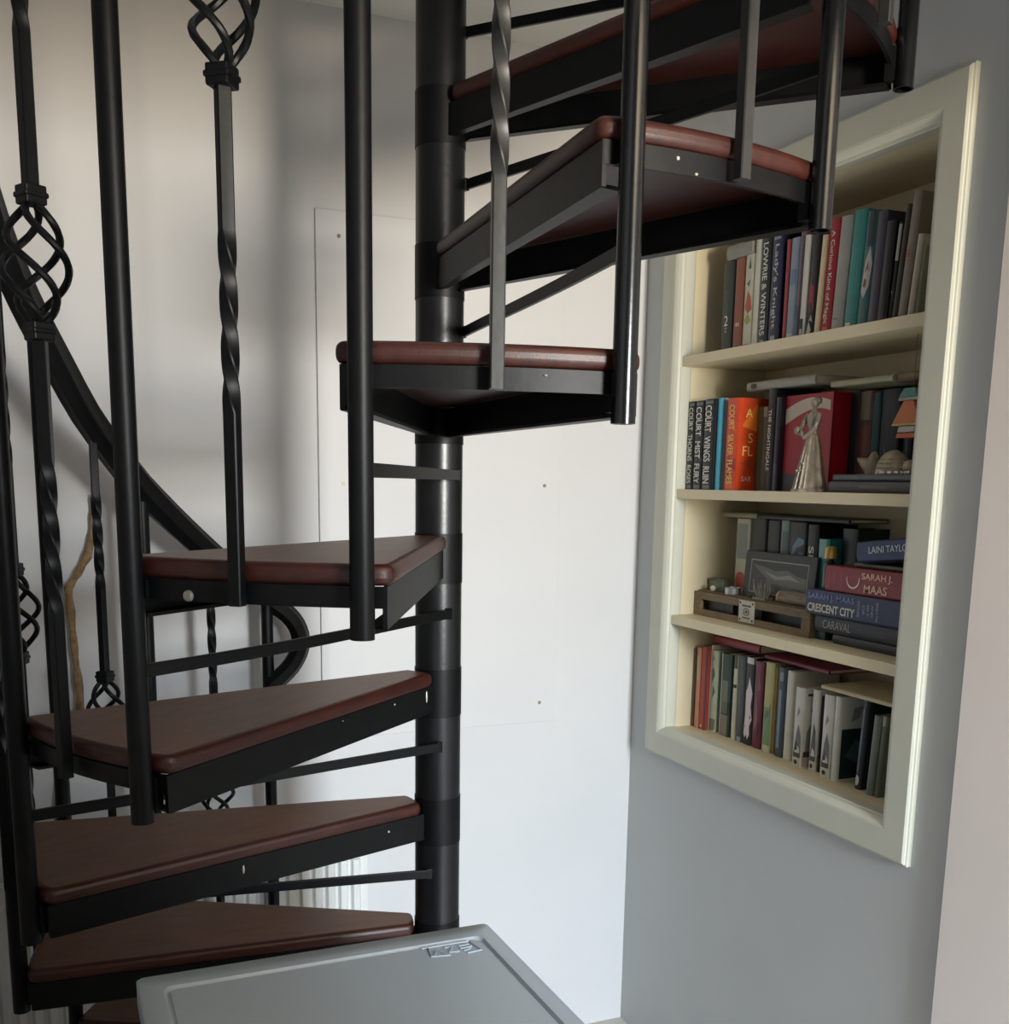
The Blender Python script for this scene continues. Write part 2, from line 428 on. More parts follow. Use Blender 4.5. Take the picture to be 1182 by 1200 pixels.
board('top_board', .826, BX, iy0, iy1, iz1, iz1+.003); board('bottom_board', .8255, BX, iy0, iy1, iz0-.006, -.470)
SH = {1: .419, 2: .114, 3: -.188, 4: -.470}
for s in (1, 2, 3): board('shelf', .802, BX, iy0+.0005, iy1-.0005, SH[s]-.022, SH[s])
STANDING = [
 (1, 0.85, 0.4844, 0.4411, 0.5563, 0.1965, 0, 'dkgreen', '2', 'white', 'dark green paperback with a white 2, far left of the top shelf'),
 (1, 0.85, 0.4379, 0.4024, 0.5499, 0.1983, 0, 'terracotta', '', '', 'terracotta paperback second on the top shelf, beside the dark green one'),
 (1, 0.85, 0.4014, 0.3678, 0.5445, 0.1992, 0, 'floral', '', '', 'white paperback with red and green floral spine on the top shelf'),
 (1, 0.85, 0.3669, 0.3463, 0.5403, 0.2366, 0, 'offwhite', '', '', 'tall plain off-white book behind the floral one on the top shelf'),
 (1, 0.85, 0.3454, 0.3102, 0.5359, 0.2362, 0, 'navyblk', 'LOWRIE & WINTERS', 'white', 'black-navy hardback with bold white lettering on the top shelf'),
 (1, 0.85, 0.3093, 0.2722, 0.5303, 0.2358, 0, 'navy', "Lady's Knight", 'silver', 'navy hardback with silver script lettering on the top shelf'),
 (1, 0.86, 0.2847, 0.274, 0.5294, 0.2277, 0, 'black', '', '', 'thin black book between the navy hardback and the thin red book'),
 (1, 0.85, 0.2599, 0.2494, 0.5248, 0.2048, 0, 'redpink', '', '', 'thin red book beside a pale blue one on the top shelf'),
 (1, 0.85, 0.2486, 0.2187, 0.5216, 0.2042, 1, 'paleblue', '', '', 'pale grey-blue paperback on the top shelf right of the thin red book'),
 (1, 0.85, 0.2179, 0.205, 0.5183, 0.2283, 1, 'mauve', '', '', 'tall mauve-grey book on the top shelf directly above a dark floral foot'),
 (1, 0.845, 0.1978, 0.1851, 0.5148, 0.2006, 1, 'whitestrip', '', '', 'narrow white-spined book with a dark patterned foot, top shelf'),
 (1, 0.85, 0.1907, 0.1596, 0.5127, 0.1979, 1.5, 'redfloral', '', '', 'dark book with a red patch and white blossom foot, top shelf'),
 (1, 0.845, 0.1481, 0.1364, 0.5074, 0.191, 3, 'cream', '', '', 'slim bright cream book left of the red hardback, top shelf'),
 (1, 0.85, 0.1387, 0.1057, 0.5047, 0.2166, 3, 'red', 'A Curious Kind of Magic', 'white', 'red hardback with white lettering down its spine, top shelf'),
 (1, 0.85, 0.1049, 0.0711, 0.4995, 0.2143, 3, 'ltgrey', '', '', 'light grey thick book between the red and the teal ones, top shelf'),
 (1, 0.85, 0.0686, 0.0328, 0.4939, 0.2174, 3, 'teal', '', '', 'teal book with a small white motif at its foot, top shelf'),
 (1, 0.85, 0.0316, 0.0048, 0.489, 0.209, 3, 'slatelace', '', '', 'slate book with a white and red oval picture, top shelf'),
 (1, 0.85, 0.0037, -0.0201, 0.485, 0.2034, 3, 'slatepurple', '', '', 'slate-purple book right of the oval picture, top shelf'),
 (1, 0.85, -0.0213, -0.0446, 0.4812, 0.1816, 3, 'black', '', '', 'black book with plain spine between slate and white-capped ones, top shelf'),
 (1, 0.855, -0.0402, -0.0544, 0.4795, 0.1777, 4, 'charwhite', '', '', 'charcoal book with a white strip at its head, top shelf'),
 (1, 0.855, -0.0555, -0.0695, 0.4772, 0.2028, 5, 'dkbrown', '', '', 'dark brown slim book leaning beside the tall taupe one, top shelf'),
 (1, 0.855, -0.0689, -0.0912, 0.4891, 0.2207, 5, 'taupe', '', '', 'tallest taupe book leaning right near the frame, top shelf'),
 (1, 0.85, -0.1007, -0.1131, 0.4844, 0.1443, 5, 'ivory', '', '', 'short ivory booklet leaning second from the right, top shelf'),
 (1, 0.855, -0.1089, -0.1201, 0.4837, 0.123, 5, 'sage', '', '', 'greenish booklet at the far right end of the top shelf'),
 (2, 0.824, 0.5655, 0.5335, 0.2204, 0.2031, 0, 'ink', 'COURT  THORNS  ROSES', 'white', 'black speckled paperback reading COURT THORNS ROSES'),
 (2, 0.824, 0.5324, 0.4966, 0.2195, 0.2029, 0, 'ink', 'COURT  MIST  FURY', 'white', 'black speckled paperback reading COURT MIST FURY'),
 (2, 0.824, 0.4955, 0.4548, 0.2184, 0.2043, 0, 'ink', 'COURT  WINGS  RUIN', 'white', 'black speckled paperback reading COURT WINGS RUIN'),
 (2, 0.832, 0.4598, 0.436, 0.2179, 0.2048, 0, 'skyblue', '', '', 'bright light blue paperback beside the three black ones'),
 (2, 0.84, 0.4467, 0.4342, 0.218, 0.2047, 0, 'palegrey', '', '', 'very slim pale grey book between light blue and orange books'),
 (2, 0.83, 0.4147, 0.369, 0.2164, 0.2011, 0, 'orange', 'COURT  SILVER  FLAMES', 'gold', 'thick orange-red hardback with its letters A, S, FL on the visible cover'),
 (2, 0.88, 0.3687, 0.35, 0.2169, 0.1828, 0, 'olive', '', '', 'olive green slim book right of the orange hardback'),
 (2, 0.88, 0.3491, 0.3306, 0.2164, 0.1817, 0, 'greygreen', '', '', 'grey-green slim book with a pale head, second right of the orange hardback'),
 (2, 0.87, 0.3198, 0.2961, 0.2515, 0.2172, 0, 'dkgreyT', 'THE NIGHTINGALE', 'white', 'tall dark grey book with white capitals down its spine, middle shelf'),
 (2, 0.872, 0.2943, 0.2789, 0.2148, 0.1981, 0, 'dkviolet', '', '', 'dark violet slim book touching the red picture book'),
 (2, 0.93, 0.1492, 0.1008, 0.2121, 0.2021, 0, 'charcoal', '', '', 'charcoal book just right of the statuette, second shelf'),
 (2, 0.93, 0.1032, 0.0651, 0.2445, 0.199, 0, 'brownred', '', '', 'brown-red book upright behind the pointed shell'),
 (2, 0.93, 0.0627, 0.0412, 0.2432, 0.1951, 0, 'tealdk', '', '', 'dark teal slim book upright behind the shells'),
 (2, 0.93, 0.0389, -0.012, 0.2416, 0.1989, 0, 'navydk', '', '', 'dark navy thick book upright behind the large clam shell'),
 (2, 0.94, -0.0024, -0.0371, 0.2406, 0.1938, 0, 'navyblk', '', '', 'black book upright behind the painted ornament'),
 (3, 0.93, 0.4954, 0.4412, -0.0168, 0.2353, 0, 'lighthouse', '', '', 'cream spined book with a red disc, behind the framed picture'),
 (3, 0.93, 0.4379, 0.3796, -0.0132, 0.2375, 0, 'dkgoldband', '', '', 'black book with a gold band behind the framed picture'),
 (3, 0.93, 0.3748, 0.3298, -0.0098, 0.2357, 0, 'charcoal', '', '', 'plain charcoal book behind the middle of the framed picture'),
 (3, 0.93, 0.3268, 0.2981, -0.0074, 0.2372, 0, 'palemarble', '', '', 'pale marbled slim book behind the framed picture'),
 (3, 0.93, 0.2966, 0.2385, -0.0047, 0.2352, 0, 'bluearcs', 'A', 'white', 'black book with pale blue arcs and a white A behind the picture'),
 (3, 0.93, 0.2342, 0.1993, -0.0017, 0.2318, 0, 'black', 'SNEAKY', 'white', 'black book with bold white vertical letters behind the picture'),
 (3, 0.92, 0.1845, 0.1521, 0.0013, 0.2036, 0, 'tealbox', '', '', 'small teal book standing left of the gold-capped bottle'),
 (3, 0.95, 0.1477, 0.1014, 0.0037, 0.2269, 0, 'dkgreen', '', '', 'dark green-black book upright behind the gold-capped bottle'),
 (4, 0.872, 0.5662, 0.5511, -0.4034, 0.1944, 0, 'brown', '', '', 'thin brown book at the far left of the bottom shelf'),
 (4, 0.872, 0.5499, 0.5323, -0.3999, 0.2013, 0, 'salmon', '', '', 'slim salmon book second on the bottom shelf'),
 (4, 0.873, 0.5327, 0.5044, -0.3956, 0.2067, 0, 'brickred', '', '', 'brick red paperback on the bottom shelf beside the salmon one'),
 (4, 0.885, 0.5191, 0.5056, -0.3952, 0.2112, 0, 'offwhite', '', '', 'slim white book left of the pale green patterned one'),
 (4, 0.885, 0.5045, 0.4768, -0.3909, 0.1998, 0, 'greenprint', '', '', 'pale green patterned book on the bottom shelf'),
 (4, 0.895, 0.4901, 0.4787, -0.3904, 0.1961, 0, 'black', '', '', 'thin black book between the pale green and the forest green ones'),
 (4, 0.885, 0.4634, 0.4194, -0.3812, 0.1992, 0, 'forest', '', '', 'forest green and taupe book with a white edge on the bottom shelf'),
 (4, 0.885, 0.4126, 0.3958, -0.374, 0.2009, 0, 'whiteband', '', '', 'slim white book with a dark ring right of the forest green one'),
 (4, 0.885, 0.3941, 0.3654, -0.3691, 0.2047, 0, 'dkgrey', '', '', 'dark grey hardback left of the white flame book'),
 (4, 0.885, 0.3644, 0.3321, -0.363, 0.2057, 0, 'flame', '', '', 'black book with a large white flame shape on the bottom shelf'),
 (4, 0.885, 0.3305, 0.2975, -0.3563, 0.2014, 0, 'maroon', '', '', 'maroon patterned hardback on the bottom shelf'),
 (4, 0.885, 0.2929, 0.2614, -0.349, 0.2054, 0, 'yellowgreen', '', '', 'yellow-green book with landscape foot on the bottom shelf'),
 (4, 0.89, 0.267, 0.2528, -0.346, 0.1965, 0, 'tan', '', '', 'slim tan book right of the yellow-green one'),
 (4, 0.885, 0.2455, 0.2179, -0.3401, 0.2015, 0, 'blueslate', '', '', 'blue-slate book with pale streaks on the bottom shelf'),
 (4, 0.885, 0.215, 0.1905, -0.3344, 0.1989, 0, 'offwhite', '', '', 'tall plain white book right of the blue-slate one'),
 (4, 0.87, 0.1649, 0.1344, -0.379, 0.1733, 0, 'manga', '', '', 'first of the white comic books with grey drawing, leftmost of them'),
 (4, 0.88, 0.1219, 0.0991, -0.3712, 0.1745, 0, 'manga2', '', '', 'white comic book with a red fleck on its grey drawing'),
 (4, 0.885, 0.1043, 0.0931, -0.369, 0.1638, 0, 'black', '', '', 'thin black book between two white comic books'),
 (4, 0.87, 0.0742, 0.0433, -0.3591, 0.1743, 0, 'manga', '', '', 'third white comic book, beside the one with the dark green cover'),
 (4, 0.868, 0.0372, 0.0197, -0.3523, 0.1767, 0, 'whitecover', '', '', 'white edged book showing its dark green cover picture'),
 (4, 0.875, -0.0321, -0.0486, -0.3724, 0.1821, 3, 'slateoval', '', '', 'black book with white oval at its foot, leaning at the lower right'),
 (4, 0.868, -0.0719, -0.0902, -0.3793, 0.1605, 3, 'greengrey', '', '', 'grey-green booklet leaning at the right end of the bottom shelf'),
 (4, 0.872, -0.0871, -0.1017, -0.3764, 0.163, 3, 'greygreen', '', '', 'dark sage booklet against the right frame, bottom shelf'),
]
# ------------------------------------------------------------------ books
C = {'white': '#e4e1d8', 'silver': '#b9bcc4', 'gold': '#f0c870'}
page_m = M('book_pages', '#cfc6b0', .8, var=.12, scale=8, stretch=(1, 90, 1))
def K(h, rough=.42, var=.08, **k): return M('cover_'+h.lstrip('#'), h, rough, var=var, scale=25, **k)
def ink(h): return M('print_'+h.lstrip('#'), h, .5, var=.02)
# spine bands: (z0, z1, y0, y1) as fractions of spine, colour ; shapes: polygons in the same fractions
ST = {
 'dkgreen': ('#1f2b26', [(.25, .7, .3, .62, '#33443c')], []),
 'terracotta': ('#8a4a36', [(.27, .31, .3, .7, '#d59a83')], []),
 'floral': ('#c9c6b2', [(.0, .06, .1, .8, '#8d9288')], [([(.2, .45), (.5, .62), (.8, .55), (.9, .42), (.55, .38)], '#b4563f'), ([(.1, .33), (.6, .38), (.9, .3), (.5, .26)], '#9aa04c'), ([(.3, .7), (.7, .74), (.6, .66)], '#6d7d4e'), ([(.45, .85), (.6, .97), (.7, .85)], '#4a5246')]),
 'offwhite': ('#d6d3c5', [], []),
 'navyblk': ('#151c2a', [(.01, .06, .3, .7, '#8f98a8')], []),
 'navy': ('#1d2345', [(.02, .08, .3, .7, '#a9aebc'), (.9, .93, .2, .8, '#8a8ea8')], []),
 'black': ('#15171a', [], []),
 'redpink': ('#a5474a', [], []),
 'paleblue': ('#8f9db0', [(.55, .7, .2, .8, '#7487a8'), (.02, .08, .2, .8, '#b7c3ce')], []),
 'mauve': ('#7f6a78', [(.0, .3, 0, 1, '#5d5f73')], []),
 'whitestrip': ('#d9d9cf', [(.0, .2, 0, 1, '#23302c'), (.05, .1, .3, .8, '#c8cdc4')], []),
 'redfloral': ('#3a2f3d', [(.0, .25, 0, 1, '#1f2a28')], [([(.1, .28), (.9, .26), (.8, .5), (.3, .55)], '#a13f45'), ([(.2, .05), (.5, .16), (.8, .08), (.5, .0)], '#c9cfc8'), ([(.5, .17), (.7, .23), (.9, .15)], '#aeb6ad')]),
 'cream': ('#efe0b4', [], []),
 'red': ('#b3202f', [(.01, .07, .25, .75, '#d36a6a')], []),
 'ltgrey': ('#a9a8a3', [(.12, .13, .2, .6, '#6a6a6a')], []),
 'teal': ('#2d8c88', [(.03, .07, .2, .6, '#d7d9c8')], []),
 'slatelace': ('#356a6c', [(.7, 1, .3, .9, '#2f3c42')], [([(.15, .32), (.5, .26), (.85, .36), (.95, .55), (.7, .7), (.35, .58)], '#c9c5bd'), ([(.35, .36), (.6, .35), (.65, .42), (.4, .43)], '#8c2f38'), ([(.4, .48), (.7, .5), (.6, .58)], '#8c3f48')]),
 'slatepurple': ('#4a4758', [], []),
 'charwhite': ('#24262a', [(.62, .97, .25, .95, '#c5c0b2'), (.3, .33, .3, .6, '#b9b6ac')], []),
 'dkbrown': ('#3a332c', [], []),
 'taupe': ('#8a7f74', [(.5, .56, .1, .6, '#9c5a52')], []),
 'ivory': ('#bcb8a4', [(.02, .05, .2, .7, '#77756c')], []),
 'sage': ('#8d917d', [], []),
 'ink': ('#191c20', [(.01, .05, .15, .85, '#6a6e74'), (.95, .98, .15, .85, '#6a6e74')], [([(.05, .5), (.3, .53), (.1, .58)], '#4b5057'), ([(.7, .3), (.95, .34), (.8, .38)], '#4b5057'), ([(.05, .12), (.35, .15), (.1, .2)], '#50555c'), ([(.7, .75), (.95, .78), (.75, .84)], '#50555c')]),
 'skyblue': ('#4fb0cc', [], []),
 'palegrey': ('#a9b4b6', [], []),
 'orange': ('#d4481c', [(.02, .1, .2, .8, '#e6702f')], [([(.1, .12), (.6, .3), (.9, .2), (.9, .35), (.3, .4)], '#a83a22'), ([(.1, .6), (.5, .7), (.9, .62), (.6, .8)], '#e8692c')]),
 'olive': ('#5d6140', [], []),
 'greygreen': ('#656d5d', [(.88, 1, 0, 1, '#a7a596')], []),
 'dkgreyT': ('#2c3132', [], []),
 'dkviolet': ('#3d3a4c', [(.0, .3, 0, 1, '#5a5a66')], []),
 'charcoal': ('#26292c', [], []),
 'brownred': ('#7a4538', [(.72, 1, 0, 1, '#8a7f6b'), (.66, .72, 0, 1, '#54473c')], []),
 'tealdk': ('#2b5157', [(.1, .9, .1, .4, '#3d6a6e')], []),
 'navydk': ('#151a2c', [], [([(.3, .45), (.34, .46), (.55, .3), (.5, .3)], '#6e7686')]),
 'lighthouse': ('#b9b6a6', [(.6, .95, .15, .85, '#8d9590')], [([(.5+.38*math.cos(a*PI/6), .38+.09*math.sin(a*PI/6)) for a in range(12)], '#b05040')]),
 'dkgoldband': ('#1c1f20', [(.32, .38, .1, .9, '#8d8a5c')], []),
 'palemarble': ('#7f9290', [(.3, .6, .1, .7, '#a9b7b2'), (.7, .9, .3, .9, '#5d7477')], []),
 'bluearcs': ('#131a24', [], [([(.1, .62), (.3, .78), (.6, .86), (.9, .84), (.9, .8), (.6, .81), (.35, .73), (.16, .6)], '#6f8fae'), ([(.2, .5), (.4, .66), (.7, .73), (.9, .72), (.9, .68), (.7, .68), (.45, .6), (.28, .48)], '#5c7c9c')]),
 'tealbox': ('#2e8f96', [(.8, 1, 0, 1, '#7fb2ae')], []),
 'brown': ('#5b4234', [], []),
 'salmon': ('#c98d72', [(.6, .9, .2, .8, '#b9b08e')], []),
 'brickred': ('#a8402f', [(.03, .06, .4, .6, '#dcd0c0'), (0, 1, .8, 1, '#6a3a44')], []),
 'greenprint': ('#b7bfa5', [(.02, .16, .1, .9, '#6d7a64')], [([(.3, .6), (.7, .7), (.5, .8), (.2, .75)], '#5d6f5a'), ([(.4, .4), (.8, .5), (.5, .58)], '#5d6f5a'), ([(.2, .86), (.6, .9), (.4, .95)], '#7d8a72')]),
 'forest': ('#1f3b33', [(0, 1, 0, .16, '#c9c6ba'), (.28, .68, .2, .75, '#6f7464'), (0, .26, .2, .8, '#857a66'), (.28, .42, .3, .95, '#181c1c')], []),
 'whiteband': ('#cfcab4', [(.62, .66, 0, 1, '#2a2a2a'), (.85, 1, 0, 1, '#54544a')], []),
 'dkgrey': ('#3f444a', [(.0, .06, .3, .8, '#9aa0a4')], []),
 'flame': ('#1a1a22', [(.93, 1, .1, 1, '#dcdad8')], [([(.1, .12), (.3, .08), (.5, .12), (.6, .06), (.8, .12), (.75, .22), (.95, .3), (.8, .45), (.9, .6), (.55, .78), (.4, .66), (.2, .6), (.25, .35)], '#e3d9de')]),
 'maroon': ('#6d1f35', [], [([(.3, .2), (.6, .3), (.5, .6), (.35, .5)], '#9a5a6a'), ([(.5, .65), (.8, .7), (.6, .9)], '#8f4a5c'), ([(.6, .1), (.85, .2), (.7, .35)], '#3b1420')]),
 'yellowgreen': ('#b9b579', [(0, .5, 0, 1, '#7d9a78'), (0, .08, .1, .9, '#d5d2b0')], [([(.1, .5), (.9, .55), (.7, .4), (.3, .35)], '#5f7a5c')]),
 'tan': ('#9a7a44', [], []),
 'blueslate': ('#3d4c58', [(.1, .75, .3, .6, '#7d93a4'), (.85, .95, .3, .7, '#8a9096')], []),
 'manga': ('#d5d3cb', [(.0, .12, 0, 1, '#c9c4b4'), (.12, .18, 0, 1, '#4a4a4c')], [([(.2, .18), (.9, .18), (.85, .4), (.6, .55), (.4, .42)], '#77787a'), ([(.3, .2), (.5, .35), (.6, .22)], '#2e2f33'), ([(.35, .62), (.7, .7), (.5, .76)], '#8a8a8c'), ([(.5+.2*math.cos(a*PI/4), .06+.03*math.sin(a*PI/4)) for a in range(8)], '#26262a')]),
 'manga2': ('#d5d3cb', [(.0, .12, 0, 1, '#c9c4b4'), (.12, .18, 0, 1, '#4a4a4c')], [([(.2, .18), (.9, .18), (.8, .5), (.5, .6)], '#5f6063'), ([(.4, .28), (.75, .3), (.6, .36)], '#b0455a'), ([(.5+.2*math.cos(a*PI/4), .06+.03*math.sin(a*PI/4)) for a in range(8)], '#26262a')]),
 'whitecover': ('#cfd0c8', [], []),
 'slateoval': ('#232b30', [(.2, .9, .1, .5, '#5d6a74')], [([(.4+.35*math.cos(a*PI/6), .1+.06*math.sin(a*PI/6)) for a in range(12)], '#d5d5cc')]),
 'greengrey': ('#6a776c', [(0, 1, 0, .3, '#8a9488')], []),
}
def make_book(label, group, w, h, d, style, txt='', tc='white', side=None, boards=.0022, tall=.74):
    """spine faces -x, thickness along y (centred), foot at z=0"""
    base_c, bands, polys = ST[style] if isinstance(style, str) else style
    t = thing('book', label, 'book', group=group)
    cm = K(base_c); b = min(boards, w*.2)
    m = MB(); y = w/2
    # wrap-around cover with slightly rounded spine
    n = 6; outer = [(d, -y), (.004, -y)]
    for i in range(1, n): a = -PI/2+PI*i/n; outer.append((.004-.004*math.cos(a), y*math.sin(a)))
    outer += [(.004, y), (d, y)]
    inner = [(d, y-b), (.006, y-b), (.006, -y+b), (d, -y+b)]
    m.prism(outer+inner, 0, h)
    cv = m.build('cover', cm, t, smooth=False)
    m = MB(); m.box(.005, d-.003, -y+b*.9, y-b*.9, .002, h-.002); m.build('pages', page_m, t)
    # printed areas on the spine follow its curve
    def sx(fy): 
        yy = (fy-.5)*2; return .004-.004*math.sqrt(max(0, 1-yy*yy))-.00025
    if bands or polys:
        cols = []; m = MB()
        def mi(c):
            if c not in cols: cols.append(c)
            return cols.index(c)
        for z0, z1, y0, y1, c in bands:
            vs = []; k = 7
            for i in range(k):
                fy = y0+(y1-y0)*i/(k-1); vs += [(sx(fy), y-fy*w, z0*h), (sx(fy), y-fy*w, z1*h)]
            m.add(vs, [(2*i, 2*i+2, 2*i+3, 2*i+1) for i in range(k-1)], mi(c))
        for P, c in polys:
            cy = sum(p[0] for p in P)/len(P); cz = sum(p[1] for p in P)/len(P)
            vs = [(sx(cy)-.0002, y-cy*w, cz*h)]+[(sx(min(1, max(0, p[0])))-.0002, y-p[0]*w, p[1]*h) for p in P]
            m.add(vs, [(0, i+1, (i+1) % len(P)+1) for i in range(len(P))], mi(c))
        m.build('spine_print', [ink(c) for c in cols], cv)
    if txt:
        text_part(txt, 'spine_title', ink(C[tc]), cv, (-.0006, 0, h*.5), (0, 0, -1), (0, -1, 0), w*(.62 if style == 'ink' else .46), h*tall if len(txt) > 3 else None, bold=.012)
    return t

groups = {1: 'books on the top shelf', 2: 'books on the second shelf', 3: 'books on the third shelf', 4: 'books on the bottom shelf'}
prev = {1: .5625, 2: .5625, 3: .5625, 4: .5625}  # right face of the previous book, at shelf level
for s, X, y0, y1, zm, h, lean, stl, txt, tc, lab in STANDING:
    off = (zm-SH[s])*math.tan(math.radians(lean)); y0 = min(y0, prev[s]-off); prev[s] = y1+off-.0005
    w = y0-y1
    if stl in ('lighthouse', 'dkgoldband', 'charcoal', 'palemarble', 'bluearcs', 'black', 'tealbox', 'dkgreen') and s == 3: pass
    d = .125 if h > .17 else .11
    d = min(d, BX-X-.004)
    if stl in ('orange',): d = .15
    thk = txt
    tt = txt; 
    if txt == '2': tt = ''
    if txt == 'A': tt = ''
    b = make_book(lab, groups[s], w, h, d, stl, tt, tc or 'white', tall={'navyblk': .8, 'navy': .72, 'red': .8, 'ink': .86, 'orange': .86, 'dkgreyT': .6, 'black': .6}.get(stl, .74))
    a = math.radians(lean); yc = (y0+y1)/2
    # rest the lower right corner on the shelf
    zz = SH[s]+(w/2)*math.sin(a)+.0002
    dz = zm-SH[s]
    b.location = (X, yc+dz*math.tan(a), zz); b.rotation_euler = (a, 0, 0)
    cv = [c for c in b.children if c.name.startswith('cover')][0]
    if txt == '2': text_part('2', 'spine_number', ink(C['white']), cv, (-.0006, 0, h*.36), (0, -1, 0), (0, 0, 1), .022); text_part('Z', 'spine_number', ink(C['silver']), cv, (-.0006, 0, h*.26), (0, -1, 0), (0, 0, 1), .01)
    if txt == 'A': text_part('A', 'spine_title', ink(C['white']), cv, (-.0006, .0, h*.40), (0, 0, -1), (0, -1, 0), .022)
    if stl == 'orange':
        fy = -w/2-.0004
        text_part('A', 'cover_title', ink('#f2cf6e'), cv, (.030, fy, h*.84), (1, 0, 0), (0, 0, 1), .019)
        text_part('S', 'cover_title', ink('#f2cf6e'), cv, (.036, fy, h*.57), (1, 0, 0), (0, 0, 1), .021)
        text_part('FL', 'cover_title', ink('#f2cf6e'), cv, (.030, fy, h*.43), (1, 0, 0), (0, 0, 1), .021)
        text_part('SAR', 'cover_title', ink('#f6d9c0'), cv, (.030, fy, h*.125), (1, 0, 0), (0, 0, 1), .011)
        m = MB()
        m.add([(.012, fy+.0001, h*.7), (.05, fy+.0001, h*.95), (.07, fy+.0001, h*.72), (.05, fy+.0001, h*.64)], [(0, 1, 2, 3)], 0)
        m.add([(.008, fy+.0001, .3*h), (.03, fy+.0001, h*.26), (.06, fy+.0001, h*.12), (.05, fy+.0001, .36*h)], [(0, 1, 2, 3)], 1)
        m.build('cover_print', [ink('#e87a22'), ink('#b8431d')], cv)
    if stl == 'manga' or stl == 'manga2':
        fy = -w/2-.0004; m = MB()
        m.box(.004, d-.01, fy-.0001, fy+.0002, h*.02, h*.13, 0); m.box(.006, d-.01, fy-.0001, fy+.0003, h*.13, h*.2, 1)
        m.add([(.01, fy, h*.2), (.06, fy, h*.2), (.055, fy, h*.5), (.03, fy, h*.62), (.012, fy, h*.45)], [(0, 1, 2, 3, 4)], 2)
        m.add([(.02, fy, h*.7), (.05, fy, h*.68), (.045, fy, h*.8), (.024, fy, h*.78)], [(0, 1, 2, 3)], 2)
        m.box(.01, .06, fy-.0001, fy+.0003, h*.9, h*.93, 1)
        m.build('cover_print', [ink('#b5b0a2'), ink('#3b3c40'), ink('#85868a')], cv)
    if stl == 'whitecover':
        fy = -w/2-.0004; m = MB()
        m.box(.008, d-.004, fy-.0001, fy+.0002, h*.03, h*.62, 0)
        m.add([(.02, fy-.0003, h*.3), (.05, fy-.0003, h*.2), (.07, fy-.0003, h*.4), (.045, fy-.0003, h*.5)], [(0, 1, 2, 3)], 1)
        m.add([(.03, fy-.0003, h*.7), (.05, fy-.0003, h*.74), (.06, fy-.0003, h*.88), (.036, fy-.0003, h*.86)], [(0, 1, 2, 3)], 2)
        m.build('cover_print', [ink('#15302e'), ink('#3f5c5c'), ink('#8b9490')], cv)

def lying(label, group, X, yL, yR, z0, th, d, style, txt='', tc='white', pages_out=False, yaw=0., roll=0., cut=None):
    h = abs(yL-yR)
    b = make_book(label, group, th, h, d, style, txt, tc)
    rot = Matrix.Rotation(yaw, 4, 'Z') @ Matrix.Rotation(roll, 4, 'X') @ Matrix.Rotation(-PI/2, 4, 'X')
    if pages_out: rot = Matrix.Rotation(PI, 4, 'Z') @ rot
    b.matrix_world = Matrix.Translation((X if not pages_out else X+d, yR if not pages_out else yL, z0+th/2)) @ rot
    return b
g1, g2, g3, g4 = (groups[i] for i in (1, 2, 3, 4))
# top shelf: block lying over the first three books
lying('thick pale grey book lying on top of the first books of the top shelf', g1, .845, .466, .372, SH[1]+.1996, .030, .15, ('#8f8c84', [], []), pages_out=False)
# second shelf: two books lying over the upright ones
b = lying('pale grey-white book lying over the upright books of the second shelf', g2, .872, .402, .17, SH[2]+.2180, .019, .13, ('#a6a49a', [], []), roll=0)
m = MB(); m.add([(-.0006, .006*math.cos(i*PI/8), .205+.012*math.sin(i*PI/8)) for i in range(16)], [tuple(range(16))]); m.build('spine_mark', ink('#3a3630'), b.children[0])
b = lying('pale green book lying over the dark uprights of the second shelf', g2, .855, .100, -.068, SH[2]+.2040, .012, .15, ('#a3a283', [], []), yaw=0)
b = lying('ochre paged book end lying at the right of the second shelf top', g2, .862, -.070, -.19, SH[2]+.2015, .017, .14, ('#7a6a3c', [(0, 1, .0, .35, '#5a4028')], []))
# red picture book turned cover outwards
rb = thing('book', 'big red hardback facing out with a curved white band, behind the statuette', 'book', (.886, .200, SH[2]), (0, 0, 0), g2)
m = MB(); w2, hh = .076, .2005
m.box(0, .003, -w2, w2, 0, hh); m.box(.057, .060, -w2, w2, 0, hh); m.box(0, .060, -w2, -w2+.003, 0, hh); cvr = m.build('cover', K('#a50d26', .5), rb, bevel=.001)
m = MB(); m.box(.003, .057, -w2+.003, w2-.004, .003, hh-.003); m.build('pages', page_m, rb)
m = MB(); n = 16
up_ = [(w2-.002-(2*w2*.93)*i/n, hh*(.80+.16*math.sin(PI*(.12+.62*i/n)))) for i in range(n+1)]
lo_ = [(y, z-.026-.006*math.cos(PI*i/n)) for i, (y, z) in enumerate(up_)]
vs = [(-.0004, y, z) for y, z in up_]+[(-.0004, y, z) for y, z in lo_]
m.add(vs, [(i, i+1, n+2+i, n+1+i) for i in range(n)], 0)
m.add([(-.0004, w2-.001, .002), (-.0004, -w2+.002, .002), (-.0004, -w2+.02, hh*.1), (-.0004, w2-.04, hh*.18), (-.0004, w2-.001, hh*.2)], [(0, 1, 2, 3, 4)], 1)
m.add([(-.0006, w2-.03, .002), (-.0006, w2-.045, .014), (-.0006, w2-.05, .022), (-.0006, w2-.055, .012), (-.0006, w2-.06, .002)], [(0, 1, 2, 3, 4)], 2)
m.build('cover_print', [ink('#d2c3b4'), ink('#3d3f44'), ink('#85898c')], cvr)

